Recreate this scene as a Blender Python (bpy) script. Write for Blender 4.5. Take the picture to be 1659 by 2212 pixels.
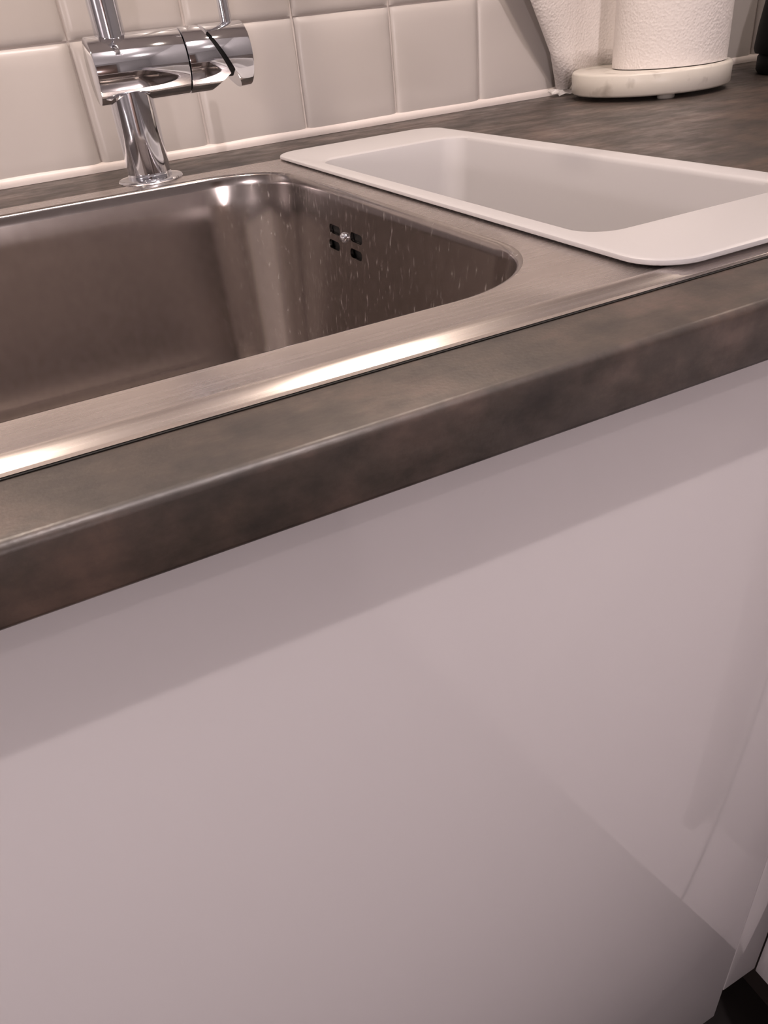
import bpy, bmesh, math, random
from mathutils import Vector, Matrix, noise
for o in list(bpy.data.objects): bpy.data.objects.remove(o, do_unlink=True)
S = bpy.context.scene
C = S.collection
PI = math.pi
random.seed(7)
# ------------------------------------------------------------------ camera
cd = bpy.data.cameras.new('camera'); cam = bpy.data.objects.new('camera', cd); C.objects.link(cam)
cam.location = (0, -0.1735, 0.0969)
cam.rotation_euler = (0.9779, 0.0951, -0.4652)
cd.sensor_fit = 'VERTICAL'; cd.sensor_height = 24.0
cd.lens = 1606.5/2212*24.0
cd.clip_start = 0.01
S.camera = cam
# ------------------------------------------------------------------ world, lamps, exposure
w = bpy.data.worlds.new('world'); S.world = w; w.use_nodes = True
w.node_tree.nodes['Background'].inputs[0].default_value = (0.8, 0.78, 0.8, 1)
w.node_tree.nodes['Background'].inputs[1].default_value = 0.05
def lamp(name, loc, power, col, radius):
    l = bpy.data.lights.new(name, 'POINT'); l.energy = power; l.color = col; l.shadow_soft_size = radius
    o = bpy.data.objects.new(name, l); o.location = loc; C.objects.link(o); return o
lamp('ceiling_lamp', (0.15, -0.49, 1.46), 36, (1, .88, .86), .014)
lamp('ceiling_lamp.001', (0.59, -1.36, 1.46), 9, (1, .88, .87), .03)
lamp('rear_fill', (-0.80, -2.45, 0.10), 38, (1, .87, .88), .05)  # added low fill behind the viewer, brightens the lower cabinet doors
lamp('side_fill', (-1.75, -0.62, 0.35), 20, (1, .87, .88), .06)  # invented source at the left, brightens the cabinet fronts at right angles
def under_spot(name, x, power):   # warm spots recessed in the underside of the wall cabinets
    l = bpy.data.lights.new(name, 'SPOT'); l.energy = power; l.color = (1, .83, .70); l.shadow_soft_size = .012
    l.spot_size = math.radians(150); l.spot_blend = .6
    o = bpy.data.objects.new(name, l); o.location = (x, .34, .5215); C.objects.link(o)
under_spot('cabinet_spot', .31, 5.0)
under_spot('cabinet_spot.001', -.14, 6.4)
under_spot('cabinet_spot.002', .96, 3.2)
S.view_settings.view_transform = 'Standard'
S.view_settings.look = 'None'
S.view_settings.exposure = 0.0
S.view_settings.gamma = 1.0
S.view_settings.use_curve_mapping = False

# ------------------------------------------------------------------ materials
def nt(name):
    m = bpy.data.materials.new(name); m.use_nodes = True
    return m, m.node_tree, m.node_tree.nodes['Principled BSDF']
def node(t, typ, **kw):
    n = t.nodes.new(typ)
    for k, v in kw.items():
        if k in n.inputs: n.inputs[k].default_value = v
        else: setattr(n, k, v)
    return n
def mat(name, col, rough=.5, metal=0., spec=.5, bump=None, var=None, aniso=0, tangent=None, coat=0):
    m, t, b = nt(name)
    b.inputs['Base Color'].default_value = (*col, 1); b.inputs['Roughness'].default_value = rough
    b.inputs['Metallic'].default_value = metal; b.inputs['Specular IOR Level'].default_value = spec
    b.inputs['Coat Weight'].default_value = coat
    tc = node(t, 'ShaderNodeTexCoord')
    if var:   # (scale, amount)
        n = node(t, 'ShaderNodeTexNoise', Scale=var[0], Detail=4.)
        t.links.new(tc.outputs['Object'], n.inputs['Vector'])
        mx = node(t, 'ShaderNodeMix', data_type='RGBA')
        t.links.new(n.outputs['Fac'], mx.inputs['Factor'])
        mx.inputs[6].default_value = (*[c*(1-var[1]) for c in col], 1)
        mx.inputs[7].default_value = (*[min(1, c*(1+var[1])) for c in col], 1)
        t.links.new(mx.outputs[2], b.inputs['Base Color'])
    if bump:  # (scale, strength, distance)
        n = node(t, 'ShaderNodeTexNoise', Scale=bump[0], Detail=3.)
        t.links.new(tc.outputs['Object'], n.inputs['Vector'])
        bp = node(t, 'ShaderNodeBump', Strength=bump[1], Distance=bump[2])
        t.links.new(n.outputs['Fac'], bp.inputs['Height']); t.links.new(bp.outputs['Normal'], b.inputs['Normal'])
    if aniso:
        b.inputs['Anisotropic'].default_value = aniso
        tg = node(t, 'ShaderNodeTangent', direction_type='RADIAL', axis=tangent)
        t.links.new(tg.outputs['Tangent'], b.inputs['Tangent'])
    return m
M = {}
M['tile'] = mat('glazed_white_tile', (.515, .475, .455), .30, spec=.5, bump=(14., .25, .004), var=(9., .035))
M['grout'] = mat('pale_grout', (.62, .56, .53), .8, bump=(300., .3, .0006))
M['caulk'] = mat('white_silicone', (.76, .69, .66), .35, bump=(60., .35, .002))
M['plaster'] = mat('painted_plaster', (.30, .285, .28), .8, bump=(60., .1, .002))
M['ceil'] = mat('ceiling_paint', (.62, .60, .59), .85)
M['floor'] = mat('dark_floor', (.012, .0085, .008), .6, spec=.3, var=(12., .4), bump=(40., .2, .002))
M['cab'] = mat('white_lacquer', (.74, .70, .71), .03, spec=.86)
M['carc'] = mat('white_melamine', (.70, .66, .65), .4)
M['plinth'] = mat('dark_plinth', (.03, .022, .02), .5, var=(20., .2))
M['chrome'] = mat('chrome', (.72, .73, .77), .05, metal=1., bump=(30., .03, .001))
M['gap'] = mat('recess_shade_black', (.004, .003, .003), .7)  # near black puts the darkness of gaps and recesses into the colour
M['colander'] = mat('white_plastic', (.50, .482, .486), .38, spec=.4, bump=(500., .05, .0005))
M['paper'] = None
M['handle'] = mat('grey_handle', (.30, .27, .27), .4, spec=.5, var=(30., .05))
M['darkdoor'] = mat('dark_brown_wood', (.06, .035, .025), .4, var=(6., .3))
M['black'] = mat('black_plastic', (.004, .0035, .004), .6, spec=.2, var=(20., .2))
M['rubber'] = mat('clear_rubber', (.45, .42, .38), .3, var=(30., .1))
def steel(name, rough, axis, an, spots, g=1.):
    m, t, b = nt(name); tc = node(t, 'ShaderNodeTexCoord')
    mp = node(t, 'ShaderNodeMapping')
    mp.inputs['Scale'].default_value = (3, 3, 900) if axis == 'Z' else (3, 900, 900)
    t.links.new(tc.outputs['Object'], mp.inputs['Vector'])
    n = node(t, 'ShaderNodeTexNoise', Scale=1., Detail=2.); t.links.new(mp.outputs['Vector'], n.inputs['Vector'])
    mpb = node(t, 'ShaderNodeMapping'); mpb.inputs['Scale'].default_value = (170, 170, 110) if axis == 'Z' else (9, 520, 520)
    t.links.new(tc.outputs['Object'], mpb.inputs['Vector'])
    n2 = node(t, 'ShaderNodeTexNoise', Scale=1., Detail=3.); t.links.new(mpb.outputs['Vector'], n2.inputs['Vector'])
    cr = node(t, 'ShaderNodeValToRGB'); t.links.new(n2.outputs['Fac'], cr.inputs['Fac'])
    cr.color_ramp.elements[0].color = (.46*g, .42*g, .405*g, 1); cr.color_ramp.elements[0].position = .1
    cr.color_ramp.elements[1].color = (.52*g, .48*g, .462*g, 1); cr.color_ramp.elements[1].position = .9
    last = cr.outputs['Color']
    mr = node(t, 'ShaderNodeMapRange'); mr.inputs['To Min'].default_value = rough-.015; mr.inputs['To Max'].default_value = rough+.02
    t.links.new(n2.outputs['Fac'], mr.inputs['Value']); rlast = mr.outputs['Result']
    if spots:   # dried water marks running down the walls
        mp2 = node(t, 'ShaderNodeMapping'); mp2.inputs['Scale'].default_value = (400, 400, 130)
        t.links.new(tc.outputs['Object'], mp2.inputs['Vector'])
        n3 = node(t, 'ShaderNodeTexNoise', Scale=1., Detail=3.); t.links.new(mp2.outputs['Vector'], n3.inputs['Vector'])
        c3 = node(t, 'ShaderNodeValToRGB'); t.links.new(n3.outputs['Fac'], c3.inputs['Fac'])
        c3.color_ramp.elements[0].position = .60; c3.color_ramp.elements[1].position = .74
        sx = node(t, 'ShaderNodeSeparateXYZ'); t.links.new(tc.outputs['Object'], sx.inputs['Vector'])
        m3 = node(t, 'ShaderNodeMapRange'); m3.inputs['From Min'].default_value = .13; m3.inputs['From Max'].default_value = .19
        m3.inputs['To Max'].default_value = .38
        t.links.new(sx.outputs['X'], m3.inputs['Value'])
        mu = node(t, 'ShaderNodeMath', operation='MULTIPLY'); t.links.new(c3.outputs['Color'], mu.inputs[0]); t.links.new(m3.outputs['Result'], mu.inputs[1])
        # marks are a thin pale mineral film: less metallic, paler
        mx = node(t, 'ShaderNodeMix', data_type='RGBA'); t.links.new(mu.outputs[0], mx.inputs['Factor'])
        t.links.new(last, mx.inputs[6]); mx.inputs[7].default_value = (.72, .67, .64, 1); last = mx.outputs[2]
        inv = node(t, 'ShaderNodeMath', operation='SUBTRACT'); inv.inputs[0].default_value = 1.; t.links.new(mu.outputs[0], inv.inputs[1])
        t.links.new(inv.outputs[0], b.inputs['Metallic'])
    else: b.inputs['Metallic'].default_value = 1.
    t.links.new(last, b.inputs['Base Color']); t.links.new(rlast, b.inputs['Roughness'])
    bp = node(t, 'ShaderNodeBump', Strength=.06, Distance=.0004)
    b.inputs['Anisotropic'].default_value = an
    tg = node(t, 'ShaderNodeTangent', direction_type='RADIAL', axis=axis); t.links.new(tg.outputs['Tangent'], b.inputs['Tangent'])
    return m
M['steel_rim'] = steel('brushed_steel_rim', .27, 'X', .0, False, 1.36)
M['steel_bowl'] = steel('brushed_steel_bowl', .15, 'Z', .8, True, .95)
# mottled stone laminate
def stone():
    m, t, b = nt('mottled_stone_laminate'); tc = node(t, 'ShaderNodeTexCoord')
    n1 = node(t, 'ShaderNodeTexNoise', Scale=17., Detail=7., Roughness=.68); t.links.new(tc.outputs['Object'], n1.inputs['Vector'])
    c1 = node(t, 'ShaderNodeValToRGB'); t.links.new(n1.outputs['Fac'], c1.inputs['Fac'])
    e = c1.color_ramp.elements
    e[0].position = .32; e[0].color = (.018, .013, .012, 1); e[1].position = .66; e[1].color = (.122, .080, .063, 1)
    x = c1.color_ramp.elements.new(.5); x.color = (.056, .040, .031, 1)
    mp = node(t, 'ShaderNodeMapping'); mp.inputs['Scale'].default_value = (28, 70, 70); t.links.new(tc.outputs['Object'], mp.inputs['Vector'])
    n2 = node(t, 'ShaderNodeTexNoise', Scale=1., Detail=5., Roughness=.65); t.links.new(mp.outputs['Vector'], n2.inputs['Vector'])
    c2 = node(t, 'ShaderNodeValToRGB'); t.links.new(n2.outputs['Fac'], c2.inputs['Fac'])
    c2.color_ramp.elements[0].position = .33; c2.color_ramp.elements[0].color = (.42, .42, .42, 1)
    c2.color_ramp.elements[1].position = .62; c2.color_ramp.elements[1].color = (1, 1, 1, 1)
    mx = node(t, 'ShaderNodeMix', data_type='RGBA', blend_type='MULTIPLY'); mx.inputs['Factor'].default_value = .7
    t.links.new(c1.outputs['Color'], mx.inputs[6]); t.links.new(c2.outputs['Color'], mx.inputs[7])
    t.links.new(mx.outputs[2], b.inputs['Base Color'])
    mr = node(t, 'ShaderNodeMapRange'); b.inputs['Specular IOR Level'].default_value = 1.; mr.inputs['To Min'].default_value = .32; mr.inputs['To Max'].default_value = .52
    ad = node(t, 'ShaderNodeMath', operation='MULTIPLY'); t.links.new(n1.outputs['Fac'], ad.inputs[0]); t.links.new(c2.outputs['Color'], ad.inputs[1])
    mr.inputs['From Min'].default_value = .62; mr.inputs['From Max'].default_value = .22
    t.links.new(ad.outputs[0], mr.inputs['Value']); t.links.new(mr.outputs['Result'], b.inputs['Roughness'])
    ms = node(t, 'ShaderNodeMapRange'); ms.inputs['From Min'].default_value = .22; ms.inputs['From Max'].default_value = .60; ms.inputs['To Min'].default_value = .74; ms.inputs['To Max'].default_value = 1.12
    t.links.new(ad.outputs[0], ms.inputs['Value']); t.links.new(ms.outputs['Result'], b.inputs['Specular IOR Level'])
    n3 = node(t, 'ShaderNodeTexNoise', Scale=600., Detail=2.); t.links.new(tc.outputs['Object'], n3.inputs['Vector'])
    bp = node(t, 'ShaderNodeBump', Strength=.12, Distance=.0005)
    t.links.new(n3.outputs['Fac'], bp.inputs['Height']); t.links.new(bp.outputs['Normal'], b.inputs['Normal'])
    return m
M['stone'] = stone()
def marble():
    m, t, b = nt('white_marble'); tc = node(t, 'ShaderNodeTexCoord')
    n0 = node(t, 'ShaderNodeTexNoise', Scale=14., Detail=4.); t.links.new(tc.outputs['Object'], n0.inputs['Vector'])
    v = node(t, 'ShaderNodeVectorMath', operation='MULTIPLY_ADD'); t.links.new(n0.outputs['Color'], v.inputs[0])
    v.inputs[1].default_value = (.08, .08, .08); t.links.new(tc.outputs['Object'], v.inputs[2])
    n = node(t, 'ShaderNodeTexNoise', Scale=38., Detail=3.); t.links.new(v.outputs[0], n.inputs['Vector'])
    c = node(t, 'ShaderNodeValToRGB'); t.links.new(n.outputs['Fac'], c.inputs['Fac'])
    c.color_ramp.elements[0].position = .30; c.color_ramp.elements[0].color = (.43, .39, .34, 1)
    c.color_ramp.elements[1].position = .42; c.color_ramp.elements[1].color = (.65, .61, .55, 1)
    t.links.new(c.outputs['Color'], b.inputs['Base Color']); b.inputs['Roughness'].default_value = .3
    return m
M['marble'] = marble()
def paper():
    m, t, b = nt('embossed_paper'); tc = node(t, 'ShaderNodeTexCoord')
    b.inputs['Base Color'].default_value = (.72, .67, .645, 1); b.inputs['Roughness'].default_value = .9
    n = node(t, 'ShaderNodeTexVoronoi', Scale=420.); t.links.new(tc.outputs['Object'], n.inputs['Vector'])
    n2 = node(t, 'ShaderNodeTexNoise', Scale=160., Detail=4.); t.links.new(tc.outputs['Object'], n2.inputs['Vector'])
    a = node(t, 'ShaderNodeMath', operation='ADD'); t.links.new(n.outputs['Distance'], a.inputs[0]); t.links.new(n2.outputs['Fac'], a.inputs[1])
    bp = node(t, 'ShaderNodeBump', Strength=.45, Distance=.0009)
    t.links.new(a.outputs[0], bp.inputs['Height']); t.links.new(bp.outputs['Normal'], b.inputs['Normal'])
    return m
M['paper'] = paper()
def film():
    m, t, b = nt('clear_film'); b.inputs['Base Color'].default_value = (.9, .86, .84, 1); b.inputs['Roughness'].default_value = .15
    b.inputs['Alpha'].default_value = .45
    return m
M['film'] = film()

# ------------------------------------------------------------------ helpers
def obj(name, bm, m, parent=None, smooth=False, angle=None):
    bmesh.ops.recalc_face_normals(bm, faces=bm.faces[:])
    me = bpy.data.meshes.new(name); bm.to_mesh(me); bm.free()
    me.materials.append(m)
    if smooth:
        me.polygons.foreach_set('use_smooth', [True]*len(me.polygons))
        me.set_sharp_from_angle(angle=math.radians(angle or 40))
    o = bpy.data.objects.new(name, me); C.objects.link(o)
    if parent: o.parent = parent; o.matrix_parent_inverse = Matrix.Identity(4)
    return o
def thing(name, label, cat, loc=(0, 0, 0), rz=0, group=None):
    o = bpy.data.objects.new(name, None); C.objects.link(o); o.empty_display_size = .02
    o.location = loc; o.rotation_euler = (0, 0, rz); o['label'] = label; o['category'] = cat
    if group: o['group'] = group
    return o
def struct(name, bm, m, label, cat, **k):
    o = obj(name, bm, m, **k); o['kind'] = 'structure'; o['label'] = label; o['category'] = cat; return o
def box(bm, x0, x1, y0, y1, z0, z1, bev=0, seg=2):
    r = bmesh.ops.create_cube(bm, size=1)['verts']
    for v in r: v.co = Vector(((x0+x1)/2+v.co.x*(x1-x0), (y0+y1)/2+v.co.y*(y1-y0), (z0+z1)/2+v.co.z*(z1-z0)))
    if bev:
        es = list({e for v in r for e in v.link_edges})
        bmesh.ops.bevel(bm, geom=es, offset=bev, segments=seg, affect='EDGES', profile=.5)
    return bm
def bbox(*a, **k): return box(bmesh.new(), *a, **k)
def rrect(x0, x1, y0, y1, r, n=10, right=()):
    P = []
    P += [(x1-r+r*math.cos(a), y1-r+r*math.sin(a)) for a in [PI/2*i/n for i in range(n+1)]]
    P += [(x0+r+r*math.cos(a), y1-r+r*math.sin(a)) for a in [PI/2+PI/2*i/n for i in range(n+1)]]
    P += [(x0+r+r*math.cos(a), y0+r+r*math.sin(a)) for a in [PI+PI/2*i/n for i in range(n+1)]]
    P += [(x1-r+r*math.cos(a), y0+r+r*math.sin(a)) for a in [1.5*PI+PI/2*i/n for i in range(n+1)]]
    P += [(x1, y) for y in right]
    return P
def loop(bm, pts, z): return [bm.verts.new((x, y, z)) for x, y in pts]
def bridge(bm, A, B):
    n = len(A); fs = []
    for i in range(n):
        fs.append(bm.faces.new((A[i], A[(i+1) % n], B[(i+1) % n], B[i])))
    return fs
def lathe(bm, prof, cx=0, cy=0, n=48, cap=True, axis='Z', c0=(0, 0)):
    """prof = list of (radius, height); around Z at (cx,cy) or around X at (y,z)=c0"""
    L = []
    for r, h in prof:
        ring = []
        for i in range(n):
            a = 2*PI*i/n
            if axis == 'Z': ring.append(bm.verts.new((cx+r*math.cos(a), cy+r*math.sin(a), h)))
            else: ring.append(bm.verts.new((h, c0[0]+r*math.cos(a), c0[1]+r*math.sin(a))))
        L.append(ring)
    for a, b in zip(L, L[1:]): bridge(bm, a, b)
    if cap: bm.faces.new(L[0]); bm.faces.new(L[-1])
    return bm
def tube(bm, pts, r, n=24, cap=True):
    pts = [Vector(p) for p in pts]; L = []; up = Vector((1, 0, 0))
    for i, p in enumerate(pts):
        t = (pts[min(i+1, len(pts)-1)]-pts[max(i-1, 0)]).normalized()
        u = (up - t*up.dot(t)).normalized(); v = t.cross(u)
        L.append([bm.verts.new(p+(u*math.cos(2*PI*k/n)+v*math.sin(2*PI*k/n))*r) for k in range(n)])
    for a, b in zip(L, L[1:]): bridge(bm, a, b)
    if cap: bm.faces.new(L[0]); bm.faces.new(L[-1])
    return bm

# ------------------------------------------------------------------ the room
ZF, ZC = -.895, 1.52
XL, XR, YR, YW = -1.9, 1.04, -2.8, .606
struct('floor', bbox(XL-.1, XR+.1, YR-.1, YW+.1, ZF-.1, ZF), M['floor'], 'dark brown kitchen floor below the white cabinets', 'floor')
struct('ceiling', bbox(XL-.1, XR+.1, YR-.1, YW+.1, ZC, ZC+.1), M['ceil'], 'white painted kitchen ceiling', 'ceiling')
wall_back = struct('wall_back', bbox(XL-.1, XR+.1, YW, YW+.1, ZF, ZC), M['grout'], 'wall with pale grout and square white tiles behind the sink', 'wall')
struct('wall_left', bbox(XL-.1, XL, YR, YW, ZF, ZC), M['plaster'], 'plain painted wall on the left', 'wall')
struct('wall_right', bbox(XR, XR+.1, YR, YW, ZF, ZC), M['plaster'], 'plain painted wall on the right', 'wall')
struct('wall_front', bbox(XL-.1, XR+.1, YR-.1, YR, ZF, ZC), M['plaster'], 'plain painted wall behind the viewer', 'wall')
d1 = struct('added_door', bbox(-1.0, -.12, YR, YR+.04, ZF+.002, 1.15, bev=.004), M['darkdoor'], 'dark brown door added behind the viewer to streak the chrome reflections', 'door')  # unseen door, added so the chrome shows dark bands
b = bmesh.new(); tube(b, [(-.22, YR+.0405, .15), (-.22, YR+.09, .15), (-.225, YR+.095, .15), (-.34, YR+.095, .15)], .009, 12); obj('added_door_handle', b, M['chrome'], d1, smooth=True)
bm = bmesh.new()   # silicone bead along the worktop
prof = [(.6055, .0002), (.6003, .0002), (.5998, .0030), (.6002, .0056), (.6018, .0074), (.6050, .0082), (.6055, .0080)]
xs = [XL+.005 + i*(XR-XL-.01)/150 for i in range(151)]
prev = None
for i, x in enumerate(xs):
    k = 1+.10*noise.noise(Vector((x*14, 0, 0)))
    ring = [bm.verts.new((x, .6055-(.6055-y)*(k if j else 1), z*k)) for j, (y, z) in enumerate(prof)]
    if prev: bridge(bm, prev, ring)
    prev = ring
struct('trim_1', bm, M['caulk'], 'bead of white silicone sealing tiles to worktop', 'sealant', smooth=True)

for i, (x0, x1) in enumerate(((-.90, -.012), (-.01, .588), (.59, 1.036))):   # wall cabinets above the frame
    wc = thing('wall_cabinet', ['white wall cabinet over the left end of the worktop, above the frame', 'white wall cabinet over the sink, above the frame', 'white wall cabinet over the paper towel, above the frame'][i], 'cabinet', (x0, .26, .53))
    obj('carcass', bbox(0, x1-x0, .018, .340, 0, .72), M['carc'], wc); obj('door', bbox(.001, x1-x0-.001, 0, .0175, .001, .72, bev=.001), M['cab'], wc)
    b = bmesh.new(); lathe(b, [(.020, -.004), (.029, -.004), (.030, -.0001), (.020, -.0001)], (.31-.30, .03, .58)[i] if 0 else (-.14, .31, .96)[i]-x0, .080, 32, cap=False)
    obj('spot_ring', b, M['chrome'], wc, smooth=True)
# tiles: 98.8 mm cushion edged, four slightly different castings
def tile_mesh(seed):
    bm = bmesh.new(); s = .0988; g = [0, .0012, .0030, .0065, .016, .034, .050, .066, .083, .0925, .0960, .0978, s]
    rnd = random.Random(seed); ox = rnd.random()*50
    V = []
    for z in g:
        row = []
        for x in g:
            dx = min(x, s-x); dz = min(z, s-z)
            def ed(d): return 0 if d > .0075 else (1-d/.0075)**2.2
            h = -.0036 + .0026*min(1, (ed(dx)**1.5+ed(dz)**1.5)**.67)
            h += .0007*noise.noise(Vector((x*22+ox, z*22, seed)))
            wob = .00045
            row.append(bm.verts.new((x+wob*noise.noise(Vector((x*30, z*30+ox, 3))), h, z+wob*noise.noise(Vector((x*30+ox, z*30, 9))))))
        V.append(row)
    n = len(g)
    for i in range(n-1):
        for j in range(n-1): bm.faces.new((V[i][j], V[i][j+1], V[i+1][j+1], V[i+1][j]))
    bnd = [V[0][j] for j in range(n)]+[V[i][n-1] for i in range(1, n)]+[V[n-1][j] for j in range(n-2, -1, -1)]+[V[i][0] for i in range(n-2, 0, -1)]
    back = [bm.verts.new((v.co.x, .0002, v.co.z)) for v in bnd]
    bridge(bm, bnd, back)
    bmesh.ops.recalc_face_normals(bm, faces=bm.faces[:])
    me = bpy.data.meshes.new('tile'); bm.to_mesh(me); bm.free(); me.materials.append(M['tile'])
    me.polygons.foreach_set('use_smooth', [True]*len(me.polygons)); me.set_sharp_from_angle(angle=math.radians(60))
    return me
TM = [tile_mesh(k) for k in range(4)]
X0, TP = .0931, .1008
for r in range(4):
    for k in range(-7, 9):
        o = bpy.data.objects.new('tile', TM[(k*5+r*3) % 4]); C.objects.link(o); o.parent = wall_back
        o.location = (X0+k*TP+.001+random.uniform(-.0003, .0003), .6058, .0010+r*.1002+random.uniform(-.0003, .0003))
        o.rotation_euler = (random.uniform(-.004, .004), random.uniform(-.003, .003), random.uniform(-.006, .006))

# ------------------------------------------------------------------ worktop
TH = .0245
bm = bmesh.new()
def edge_prof(n=6, r=.0030, rb=.0022):
    P = [(0+r-r*math.cos(a), -r+r*math.sin(a)) for a in [PI/2*(1-i/n) for i in range(n+1)]]       # top round
    P += [(rb-rb*math.cos(a), -TH+rb-rb*math.sin(a)) for a in [PI/2*i/4 for i in range(5)]]
    return P
P = [(.047, 0)]+edge_prof()+[(.047, -TH)]
for x0, x1 in ((XL+.002, .41),):
    A = [bm.verts.new((x0, y, z)) for y, z in P]; B = [bm.verts.new((x1, y, z)) for y, z in P]
    bridge(bm, A, B); bm.faces.new(A); bm.faces.new(B)
box(bm, XL+.002, XR-.002, .478, .6052, -TH, 0)
box(bm, XL+.002, -.27, .047, .478, -TH, 0)
box(bm, .3705, XR-.002, .047, .478, -TH, 0)
wt = obj('worktop', bm, M['stone'], smooth=True, angle=35)
wt['label'] = 'grey brown mottled stone look worktop holding the steel sink'; wt['category'] = 'worktop'
# second leg of the L, running towards the viewer on the right, outside the frame
bm = bmesh.new(); P2 = [(.47, 0)]+[(.41+y, z) for y, z in edge_prof()]+[(.47, -TH)]
A = [bm.verts.new((x, -2.0, z)) for x, z in P2]; B = [bm.verts.new((x, -.0, z)) for x, z in P2]
bridge(bm, A, B); bm.faces.new(A); bm.faces.new(B)
box(bm, .47, XR-.002, -2.0, .0, -TH, 0)
box(bm, .4101, XR-.002, .0, .0468, -TH, 0)
w2 = obj('worktop', bm, M['stone'], smooth=True, angle=35)
w2['label'] = 'return leg of the stone look worktop at right, outside the frame'; w2['category'] = 'worktop'

# ------------------------------------------------------------------ sink
sink = thing('sink', 'brushed stainless steel sink set into the grey brown worktop', 'sink', (0, 0, 0))
SX0, SX1, SY0, SY1 = -.285, .385, .0349, .4893
B1 = (-.247, .203, .0695, .4560, .060); B2 = (.2240, .3600, .0880, .4240, .022)
ZS = .0024
bm = bmesh.new()
def edges_of(L): 
    n = len(L); return [bm.edges.get((L[i], L[(i+1) % n])) or bm.edges.new((L[i], L[(i+1) % n])) for i in range(n)]
# rim profile from the plate outwards: little swage then a slope down to the worktop
outs = [(.0128, ZS), (.0118, ZS+.0003), (.0108, ZS+.0004), (.0090, ZS+.00015), (.0070, ZS-.0003), (.0050, ZS-.0009), (.0030, ZS-.0016), (.0012, ZS-.0020), (.0002, ZS-.0013-.0006), (0, .0009-.0002), (.0025, .0007)]
OL = [loop(bm, rrect(SX0+o, SX1-o, SY0+o, SY1-o, max(.004, .016-o)), z) for o, z in outs]
for a, b in zip(OL, OL[1:]): bridge(bm, a, b)
g_ = bmesh.new(); LG = [loop(g_, rrect(SX0+o, SX1-o, SY0+o, SY1-o, .016), z) for o, z in ((.0025, .0001), (-.0007, .0001), (-.0008, .0004), (.0025, .0006))]
for a, b in zip(LG, LG[1:]+LG[:1]): bridge(g_, a, b)
obj('rim_gap_shade', g_, M['gap'], sink)  # black strip stands in for the shaded gap below the sink rim
RY = (.262, .348)
h1 = loop(bm, rrect(B1[0], B1[1], B1[2], B1[3], B1[4], 14, right=RY), ZS)
h2 = loop(bm, rrect(B2[0], B2[1], B2[2], B2[3], B2[4]), ZS)
es = edges_of(OL[0])+edges_of(h1)+edges_of(h2)
bmesh.ops.triangle_fill(bm, use_beauty=True, use_dissolve=False, edges=es)
rim = obj('rim', bm, M['steel_rim'], sink, smooth=True, angle=25)
levels1 = [(0, ZS), (.0010, ZS-.0002), (.0020, ZS-.0010), (.0027, ZS-.0024), (.0031, -.006), (.0042, -.016), (.0070, -.042), (.0150, -.132), (.0185, -.146), (.0250, -.1550), (.034, -.1600), (.048, -.1625), (.10, -.165)]
bm = bmesh.new(); LL = []; quads = {}
for o, z in levels1:
    LL.append(loop(bm, rrect(B1[0]+o, B1[1]-o, B1[2]+o, B1[3]-o, max(.012, B1[4]-o*.75), 14, right=RY), z))
for li, (a, b) in enumerate(zip(LL, LL[1:])):
    fs = bridge(bm, a, b)
    if li == 5: patch = fs[-2], a, b
bm.faces.new(LL[-1])
# the flat piece of the right wall between two height rings gets four real slots
pf, a, b = patch
nA = len(a)
q = [a[nA-2], a[nA-1], b[nA-1], b[nA-2]]
bm.faces.remove(pf)
pv = lambda y, s: Vector((q[0].co.x+(q[3].co.x-q[0].co.x)*s, y, q[0].co.z+(q[3].co.z-q[0].co.z)*s))
def s_of(z): return (z-q[0].co.z)/(q[3].co.z-q[0].co.z)
es = [bm.edges.get((q[i], q[(i+1) % 4])) for i in range(4)]
slots = []
for yc, zc in ((.3225, -.0240), (.3235, -.0342), (.2872, -.0236), (.2876, -.0338)):
    pts = rrect(yc-.0092, yc+.0092, zc-.0029, zc+.0029, .0027, 4)
    L = [bm.verts.new(pv(y, s_of(z))) for y, z in pts]
    es += edges_of(L); slots.append(L)
bmesh.ops.triangle_fill(bm, use_beauty=True, use_dissolve=False, edges=es)
for L in slots:
    L2 = [bm.verts.new(v.co+Vector((.0006, 0, 0))) for v in L]
    L3 = [bm.verts.new(v.co+Vector((.0022, 0, 0))) for v in L]
    bridge(bm, L, L2); bridge(bm, L2, L3)
bowl = obj('bowl', bm, M['steel_bowl'], sink, smooth=True, angle=30)
bm = bmesh.new(); box(bm, .2005, .2300, .266, .344, -.0415, -.0165)
ov = obj('overflow_box', bm, M['gap'], sink); ov['label'] = 'black box painted as the shade behind the overflow slots'  # darkness of the overflow cavity given by a black box
bm = bmesh.new(); lathe(bm, [(.0001, .1945), (.0022, .1949), (.0034, .1962), (.0037, .1990)], n=20, axis='X', c0=(.3055, -.0262))
obj('overflow_screw', bm, M['chrome'], sink, smooth=True)
bm = bmesh.new(); lathe(bm, [(.0001, -.1640), (.030, -.1640), (.033, -.1632), (.036, -.1632), (.040, -.1645), (.041, -.1660)], cx=-.02, cy=.262, n=40)
for i in range(8):
    pass
dr = obj('drain', bm, M['chrome'], sink, smooth=True)
bm = bmesh.new(); LL = []
for o, z in [(0, ZS), (.001, ZS-.0003), (.0022, ZS-.0015), (.003, -.006), (.008, -.120), (.014, -.1345), (.026, -.140)]:
    LL.append(loop(bm, rrect(B2[0]-.008+o if o > 1 else B2[0]+o*.0, B2[1], B2[2], B2[3], B2[4]) if 0 else rrect(B2[0]-.004*0-o*.2, B2[1]+o*.2, B2[2]-o*.2, B2[3]+o*.2, B2[4]), z))
for a, b in zip(LL, LL[1:]): bridge(bm, a, b)
bm.faces.new(LL[-1])
hb = obj('half_bowl', bm, M['steel_bowl'], sink, smooth=True, angle=30)

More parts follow.
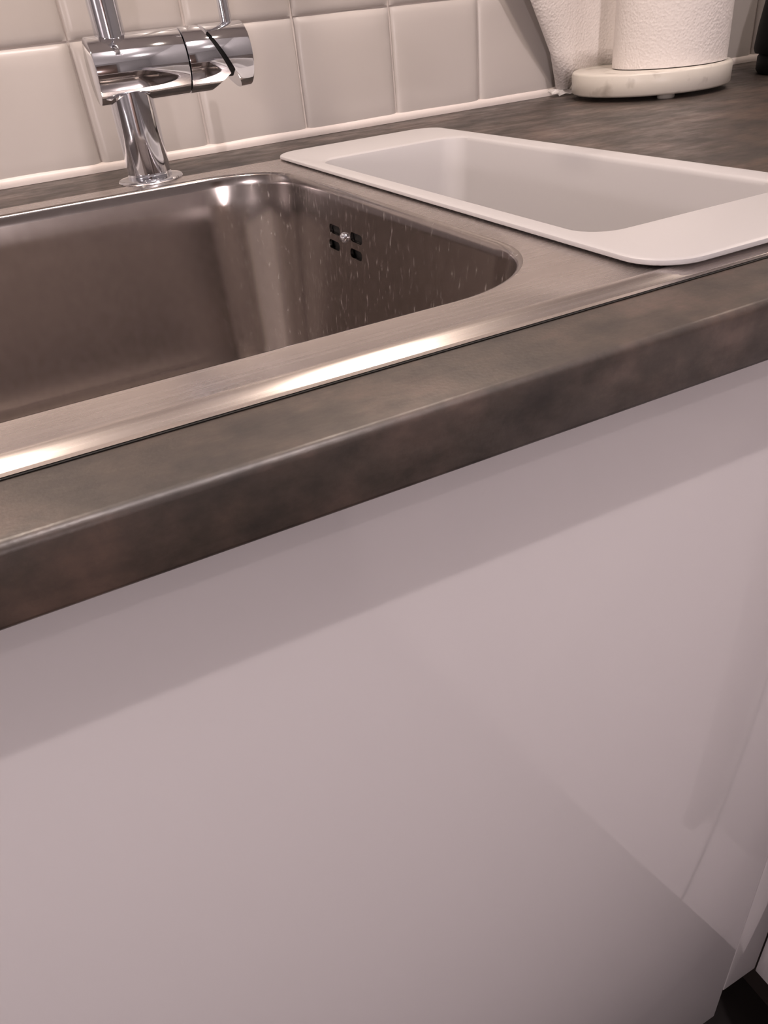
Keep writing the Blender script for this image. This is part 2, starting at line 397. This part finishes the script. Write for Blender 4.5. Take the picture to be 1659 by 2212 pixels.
# ------------------------------------------------------------------ white insert tray over the half bowl
tray = thing('sink_tray', 'white plastic insert tray lying over the right end of the sink', 'sink tray', (0, 0, 0))
TX0, TX1, TY0, TY1, TR = .2172, .3720, .0400, .4900, .022
IX0, IX1, IY0, IY1, IR = .2285, .3555, .0935, .4180, .018
bm = bmesh.new()
zt = .0062
def o_(o, z): return loop(bm, rrect(TX0+o, TX1-o, TY0+o, TY1-o, max(.004, TR-o), 10), z)
def i_(o, z, r=None): return loop(bm, rrect(IX0+o, IX1-o, IY0+o*1.15, IY1-o*1.15, r or max(.006, IR), 10), z)
Ls = [i_(.0165, -.108), i_(.0135, -.100), i_(-.0012, .0020), i_(-.0018, .0030), o_(.0045, .0032), o_(.0010, .0034), o_(.0001, .0039), o_(0, .0047), o_(.0004, .0056), o_(.0016, .0061), o_(.0030, zt),
      i_(-.0016, zt), i_(-.0004, .0059), i_(.0006, .0050), i_(.0012, .0030), i_(.0150, -.085), i_(.0155, -.096), i_(.0180, -.102), i_(.0240, -.105)]
for a, b in zip(Ls, Ls[1:]): bridge(bm, a, b)
bm.faces.new(Ls[-1]); bm.faces.new(Ls[0])
obj('tray_body', bm, M['colander'], tray, smooth=True, angle=32)

# ------------------------------------------------------------------ tap
FX, FY, BZ, BR = .1138, .4930, .0798, .0222
tap = thing('tap', 'chrome mixer tap with horizontal cylinder body behind the sink', 'tap', (FX, FY, 0))
def tp(name, bm, m=None, ang=30):
    bmesh.ops.translate(bm, verts=bm.verts[:], vec=(-FX, -FY, 0))
    return obj(name, bm, m or M['chrome'], tap, smooth=True, angle=ang)
Z0 = .0024
bm = bmesh.new(); lathe(bm, [(.0120, Z0+.0001), (.0250, Z0+.0001), (.0255, Z0+.0010), (.0250, Z0+.0021), (.0240, Z0+.0026), (.0176, Z0+.0030)], FX, FY, 64)
tp('base_flange', bm)
bm = bmesh.new(); lathe(bm, [(.0172, Z0+.0030), (.0174, Z0+.0045), (.0168, Z0+.0058), (.0168, Z0+.0062), (.0166, .030), (.0164, .0660)], FX, FY, 64)
tp('column', bm)
def cyl(x0, x1, r, bev0=.0009, bev1=.0009, n=96):
    bm = bmesh.new()
    lathe(bm, [(r-bev0, x0), (r-bev0*.3, x0+bev0*.3), (r, x0+bev0), (r, x1-bev1), (r-bev1*.3, x1-bev1*.3), (r-bev1, x1)], n=n, axis='X', c0=(FY, BZ))
    return bm
tp('body', cyl(.0905, .1585, BR))
def cut(bm, co, no, fill=True):
    r = bmesh.ops.bisect_plane(bm, geom=bm.verts[:]+bm.edges[:]+bm.faces[:], plane_co=co, plane_no=no, clear_outer=True)
    if fill:
        e = [g for g in r['geom_cut'] if isinstance(g, bmesh.types.BMEdge)]
        bmesh.ops.contextual_create(bm, geom=e)
bm = cyl(.1591, .2080, BR-.0001, .0008, .0003)
cut(bm, (.1722, FY, .1035), Vector((1, 0, .50)))          # slanting end next to the handle
cut(bm, (.1775, FY, .0595), Vector((1, 0, -1.35)))        # undercut below
tp('sleeve', bm)
bm = cyl(.1650, .2090, BR-.0001, .0003, .0012)
cut(bm, (.1750, FY, .1035), Vector((-1, 0, -.56)))
tp('handle', bm)
bm = bmesh.new(); lathe(bm, [(.0140, .1650), (.0140, .2060)], n=40, axis='X', c0=(FY, BZ))
tp('cartridge', bm, M['gap'])
bm = bmesh.new()
tube(bm, [(.1985, FY, BZ+BR-.002), (.1985, FY, BZ+BR+.0006), (.1987, FY+.001, BZ+BR+.012), (.199, FY+.002, BZ+BR+.075)], .0044, 20)
tp('lever_rod', bm)
bm = bmesh.new(); pts = [(.1100, FY, .0980), (.1100, FY, .20), (.1100, FY, .30)]
for i in range(1, 17):
    a = PI*i/16; pts.append((.1100, FY-.095+.095*math.cos(a), .30+.095*math.sin(a)))
pts.append((.1100, FY-.19, .27))
tube(bm, pts, .0110, 40)
tp('spout', bm)

# ------------------------------------------------------------------ paper towel holder, roll, film
HX, HY = .6430, .506
hold = thing('paper_towel_holder', 'round white marble paper towel holder base in the worktop corner', 'holder', (HX, HY, 0))
bm = bmesh.new(); lathe(bm, [(.0001, .0045), (.0765, .0045), (.0785, .0062), (.0787, .0225), (.0778, .0240), (.0762, .0247), (.0001, .0247)], 0, 0, 96, cap=False)
bmesh.ops.remove_doubles(bm, verts=bm.verts[:], dist=.0003)
obj('marble_disc', bm, M['marble'], hold, smooth=True, angle=50)
for a in (math.radians(243), math.radians(12), math.radians(132)):
    bm = bmesh.new(); lathe(bm, [(.0078, 0), (.0082, .0010), (.0082, .0045)], .060*math.cos(a), .060*math.sin(a), 20)
    obj('foot', bm, M['rubber'], hold, smooth=True)
bm = bmesh.new(); lathe(bm, [(.005, .0240), (.005, .300), (.009, .302), (.011, .309), (.009, .316), (.003, .319)], .006, -.014, 24)
obj('pole', bm, M['chrome'], hold, smooth=True)
RX, RYc, RR = .6530, .4920, .0552
roll = thing('paper_towel_roll', 'white embossed paper towel roll standing on the round marble base', 'paper towel roll', (RX, RYc, .0250))
bm = bmesh.new(); n = 96; L = []
for (r, z) in [(.0200, .001), (RR-.0015, .0004), (RR, .0006), (RR, .02), (RR-.0003, .06), (RR-.0008, .11), (RR-.0012, .17), (RR-.001, .235), (RR-.003, .2365), (.0200, .236)]:
    ring = []
    for i in range(n):
        a = 2*PI*i/n; rr = r*(1+.010*noise.noise(Vector((math.cos(a)*2, math.sin(a)*2, z*6))))
        ring.append(bm.verts.new((rr*math.cos(a), rr*math.sin(a), z)))
    L.append(ring)
for a, b in zip(L, L[1:]+L[:1]): bridge(bm, a, b)
obj('wound_paper', bm, M['paper'], roll, smooth=True, angle=50)
# loose end of the paper: leaves the back of the roll, runs to the wall and flares out to the left
bm = bmesh.new()
path = [(-.002, .0560), (-.005, .0720), (-.014, .0830)]        # in roll coordinates, down at the bottom
rows = 14; grid = []
for j in range(rows):
    z = j/(rows-1)*.225
    wz = z+.025
    tipx = (.6015-RX) - .70*max(0, wz-.004) if wz < .16 else (.6015-RX)-.70*.156+.3*(wz-.16)
    tipy = .5975-RYc-.004-.022*min(1, wz/.10)
    fold = (-.0530, .0815-.003*min(1, wz/.25))
    row = []
    for (x, y) in path[:3]: row.append((x, y))
    for k in range(6):
        f = k/5; x = fold[0]*(1-f)+tipx*f; y = fold[1]*(1-f)+tipy*f - .004*math.sin(PI*f)
        row.append((x, y))
    zb = lambda k: z if j else (0.0006 if k < 3 else -.018*min(1, (k-3)/3+.4))
    grid.append([bm.verts.new((x, y, zb(k))) for k, (x, y) in enumerate(row)])
for i in range(rows-1):
    for k in range(len(grid[0])-1): bm.faces.new((grid[i][k], grid[i][k+1], grid[i+1][k+1], grid[i+1][k]))
sh = obj('loose_sheet', bm, M['paper'], roll, smooth=True, angle=60)
sm = sh.modifiers.new('thick', 'SOLIDIFY'); sm.thickness = .0004; sm.offset = 0
# scrap of clear film
bm = bmesh.new(); rnd = random.Random(3); g = []
for i in range(7):
    row = []
    for j in range(9):
        u, v = i/6, j/8
        row.append(bm.verts.new((.578+.036*v+rnd.uniform(-.0015, .0015), .583+.010*u-.012*v+rnd.uniform(-.001, .001), .0008+abs(rnd.gauss(0, .0030))+.005*u*(1-abs(v-.4)))))
    g.append(row)
for i in range(6):
    for j in range(8): bm.faces.new((g[i][j], g[i][j+1], g[i+1][j+1], g[i+1][j]))
fl = obj('plastic_film', bm, M['film'])
fl['label'] = 'small crumpled scrap of clear film left of the marble base'; fl['category'] = 'plastic film'

# ------------------------------------------------------------------ black appliance at the right edge
ap = thing('kitchen_appliance', 'black appliance with sloping side cut off by the right frame edge', 'appliance', (.845, .455, 0))
bm = bmesh.new(); lathe(bm, [(.0001, .001), (.068, .001), (.070, .004), (.070, .016), (.068, .019), (.0001, .019)], 0, 0, 64, cap=False)
bmesh.ops.remove_doubles(bm, verts=bm.verts[:], dist=.0003)
obj('base_plate', bm, M['black'], ap, smooth=True, angle=40)
bm = bmesh.new(); lathe(bm, [(.0001, .020), (.0735, .020), (.0750, .024), (.0735, .045), (.0650, .11), (.055, .18), (.050, .205), (.0001, .212)], 0, 0, 64, cap=False)
bmesh.ops.remove_doubles(bm, verts=bm.verts[:], dist=.0003)
obj('body', bm, M['black'], ap, smooth=True, angle=40)
bm = bmesh.new(); tube(bm, [(.048, -.01, .195), (.085, -.02, .19), (.105, -.025, .15), (.098, -.023, .08), (.064, -.015, .05)], .009, 16)
obj('handle', bm, M['black'], ap, smooth=True)

# ------------------------------------------------------------------ cabinets
YC, ZB = .0200, -.742
cab = thing('base_cabinet', 'glossy white cabinet with wide door under the sink front', 'cabinet', (0, YC, ZF))
def cp(parent, name, m, x0, x1, y0, y1, z0, z1, bev=0, seg=2):
    px, py, pz = parent.location
    return obj(name, bbox(x0-px, x1-px, y0-py, y1-py, z0-pz, z1-pz, bev=bev, seg=seg), m, parent, smooth=bool(bev), angle=35)
cp(cab, 'door', M['cab'], -.2135, .3855, YC, YC+.018, -.7915, -.0270, .0012, 3)
cp(cab, 'side_panel', M['carc'], -.2130, -.1970, YC+.020, .57, -.735, -.0250)
cp(cab, 'side_panel', M['carc'], .3700, .3855, YC+.020, .57, -.735, -.0250)
cp(cab, 'bottom_panel', M['carc'], -.1970, .3700, YC+.020, .57, -.735, -.719)
cp(cab, 'plinth', M['plinth'], -.2130, .4290, YC+.075, YC+.090, ZF+.001, -.736)
cp(cab, 'filler_strip', M['cab'], .3864, .4295, YC+.0003, YC+.018, -.7375, -.0270, .0008)
cb2 = thing('base_cabinet', 'white cabinet further left along the same worktop, outside the frame', 'cabinet', (-.8, YC, ZF))
cp(cb2, 'door', M['cab'], -.8135, -.2165, YC, YC+.018, -.742, -.0270, .0012, 3)
cp(cb2, 'side_panel', M['carc'], -.8130, -.7970, YC+.020, .57, -.735, -.0250)
cp(cb2, 'side_panel', M['carc'], -.2320, -.2160, YC+.020, .57, -.735, -.0250)
cp(cb2, 'plinth', M['plinth'], -.8130, -.2140, YC+.075, YC+.090, ZF+.001, -.736)
XC = .4300
c3 = thing('base_cabinet', 'white cabinet front at right angles in the lower right corner', 'cabinet', (XC, -.3, ZF))
cp(c3, 'filler_strip', M['cab'], XC+.0003, XC+.018, -.0290, YC-.0004, -.742, -.0270, .0006)
cp(c3, 'door', M['cab'], XC, XC+.018, -.6280, -.0320, -.742, -.0270, .0012, 3)
cp(c3, 'side_panel', M['carc'], XC+.020, 1.0, -.0460, -.0300, -.735, -.0250)
cp(c3, 'side_panel', M['carc'], XC+.020, 1.0, -.6280, -.6120, -.735, -.0250)
cp(c3, 'handle', M['handle'], XC-.030, XC-.0005, -.0520, -.0360, -.570, -.150, .004, 3)
cp(c3, 'plinth', M['plinth'], XC+.060, XC+.075, -.6280, YC+.07, ZF+.001, -.743)
c4 = thing('base_cabinet', 'second white cabinet of the right hand run, outside the frame', 'cabinet', (XC, -1.0, ZF))
cp(c4, 'door', M['cab'], XC, XC+.018, -1.2280, -.6310, -.742, -.0270, .0012, 3)
cp(c4, 'side_panel', M['carc'], XC+.020, 1.0, -.6460, -.6300, -.735, -.0250)
cp(c4, 'side_panel', M['carc'], XC+.020, 1.0, -1.2280, -1.2120, -.735, -.0250)
cp(c4, 'plinth', M['plinth'], XC+.060, XC+.075, -1.2280, -.6290, ZF+.001, -.743)
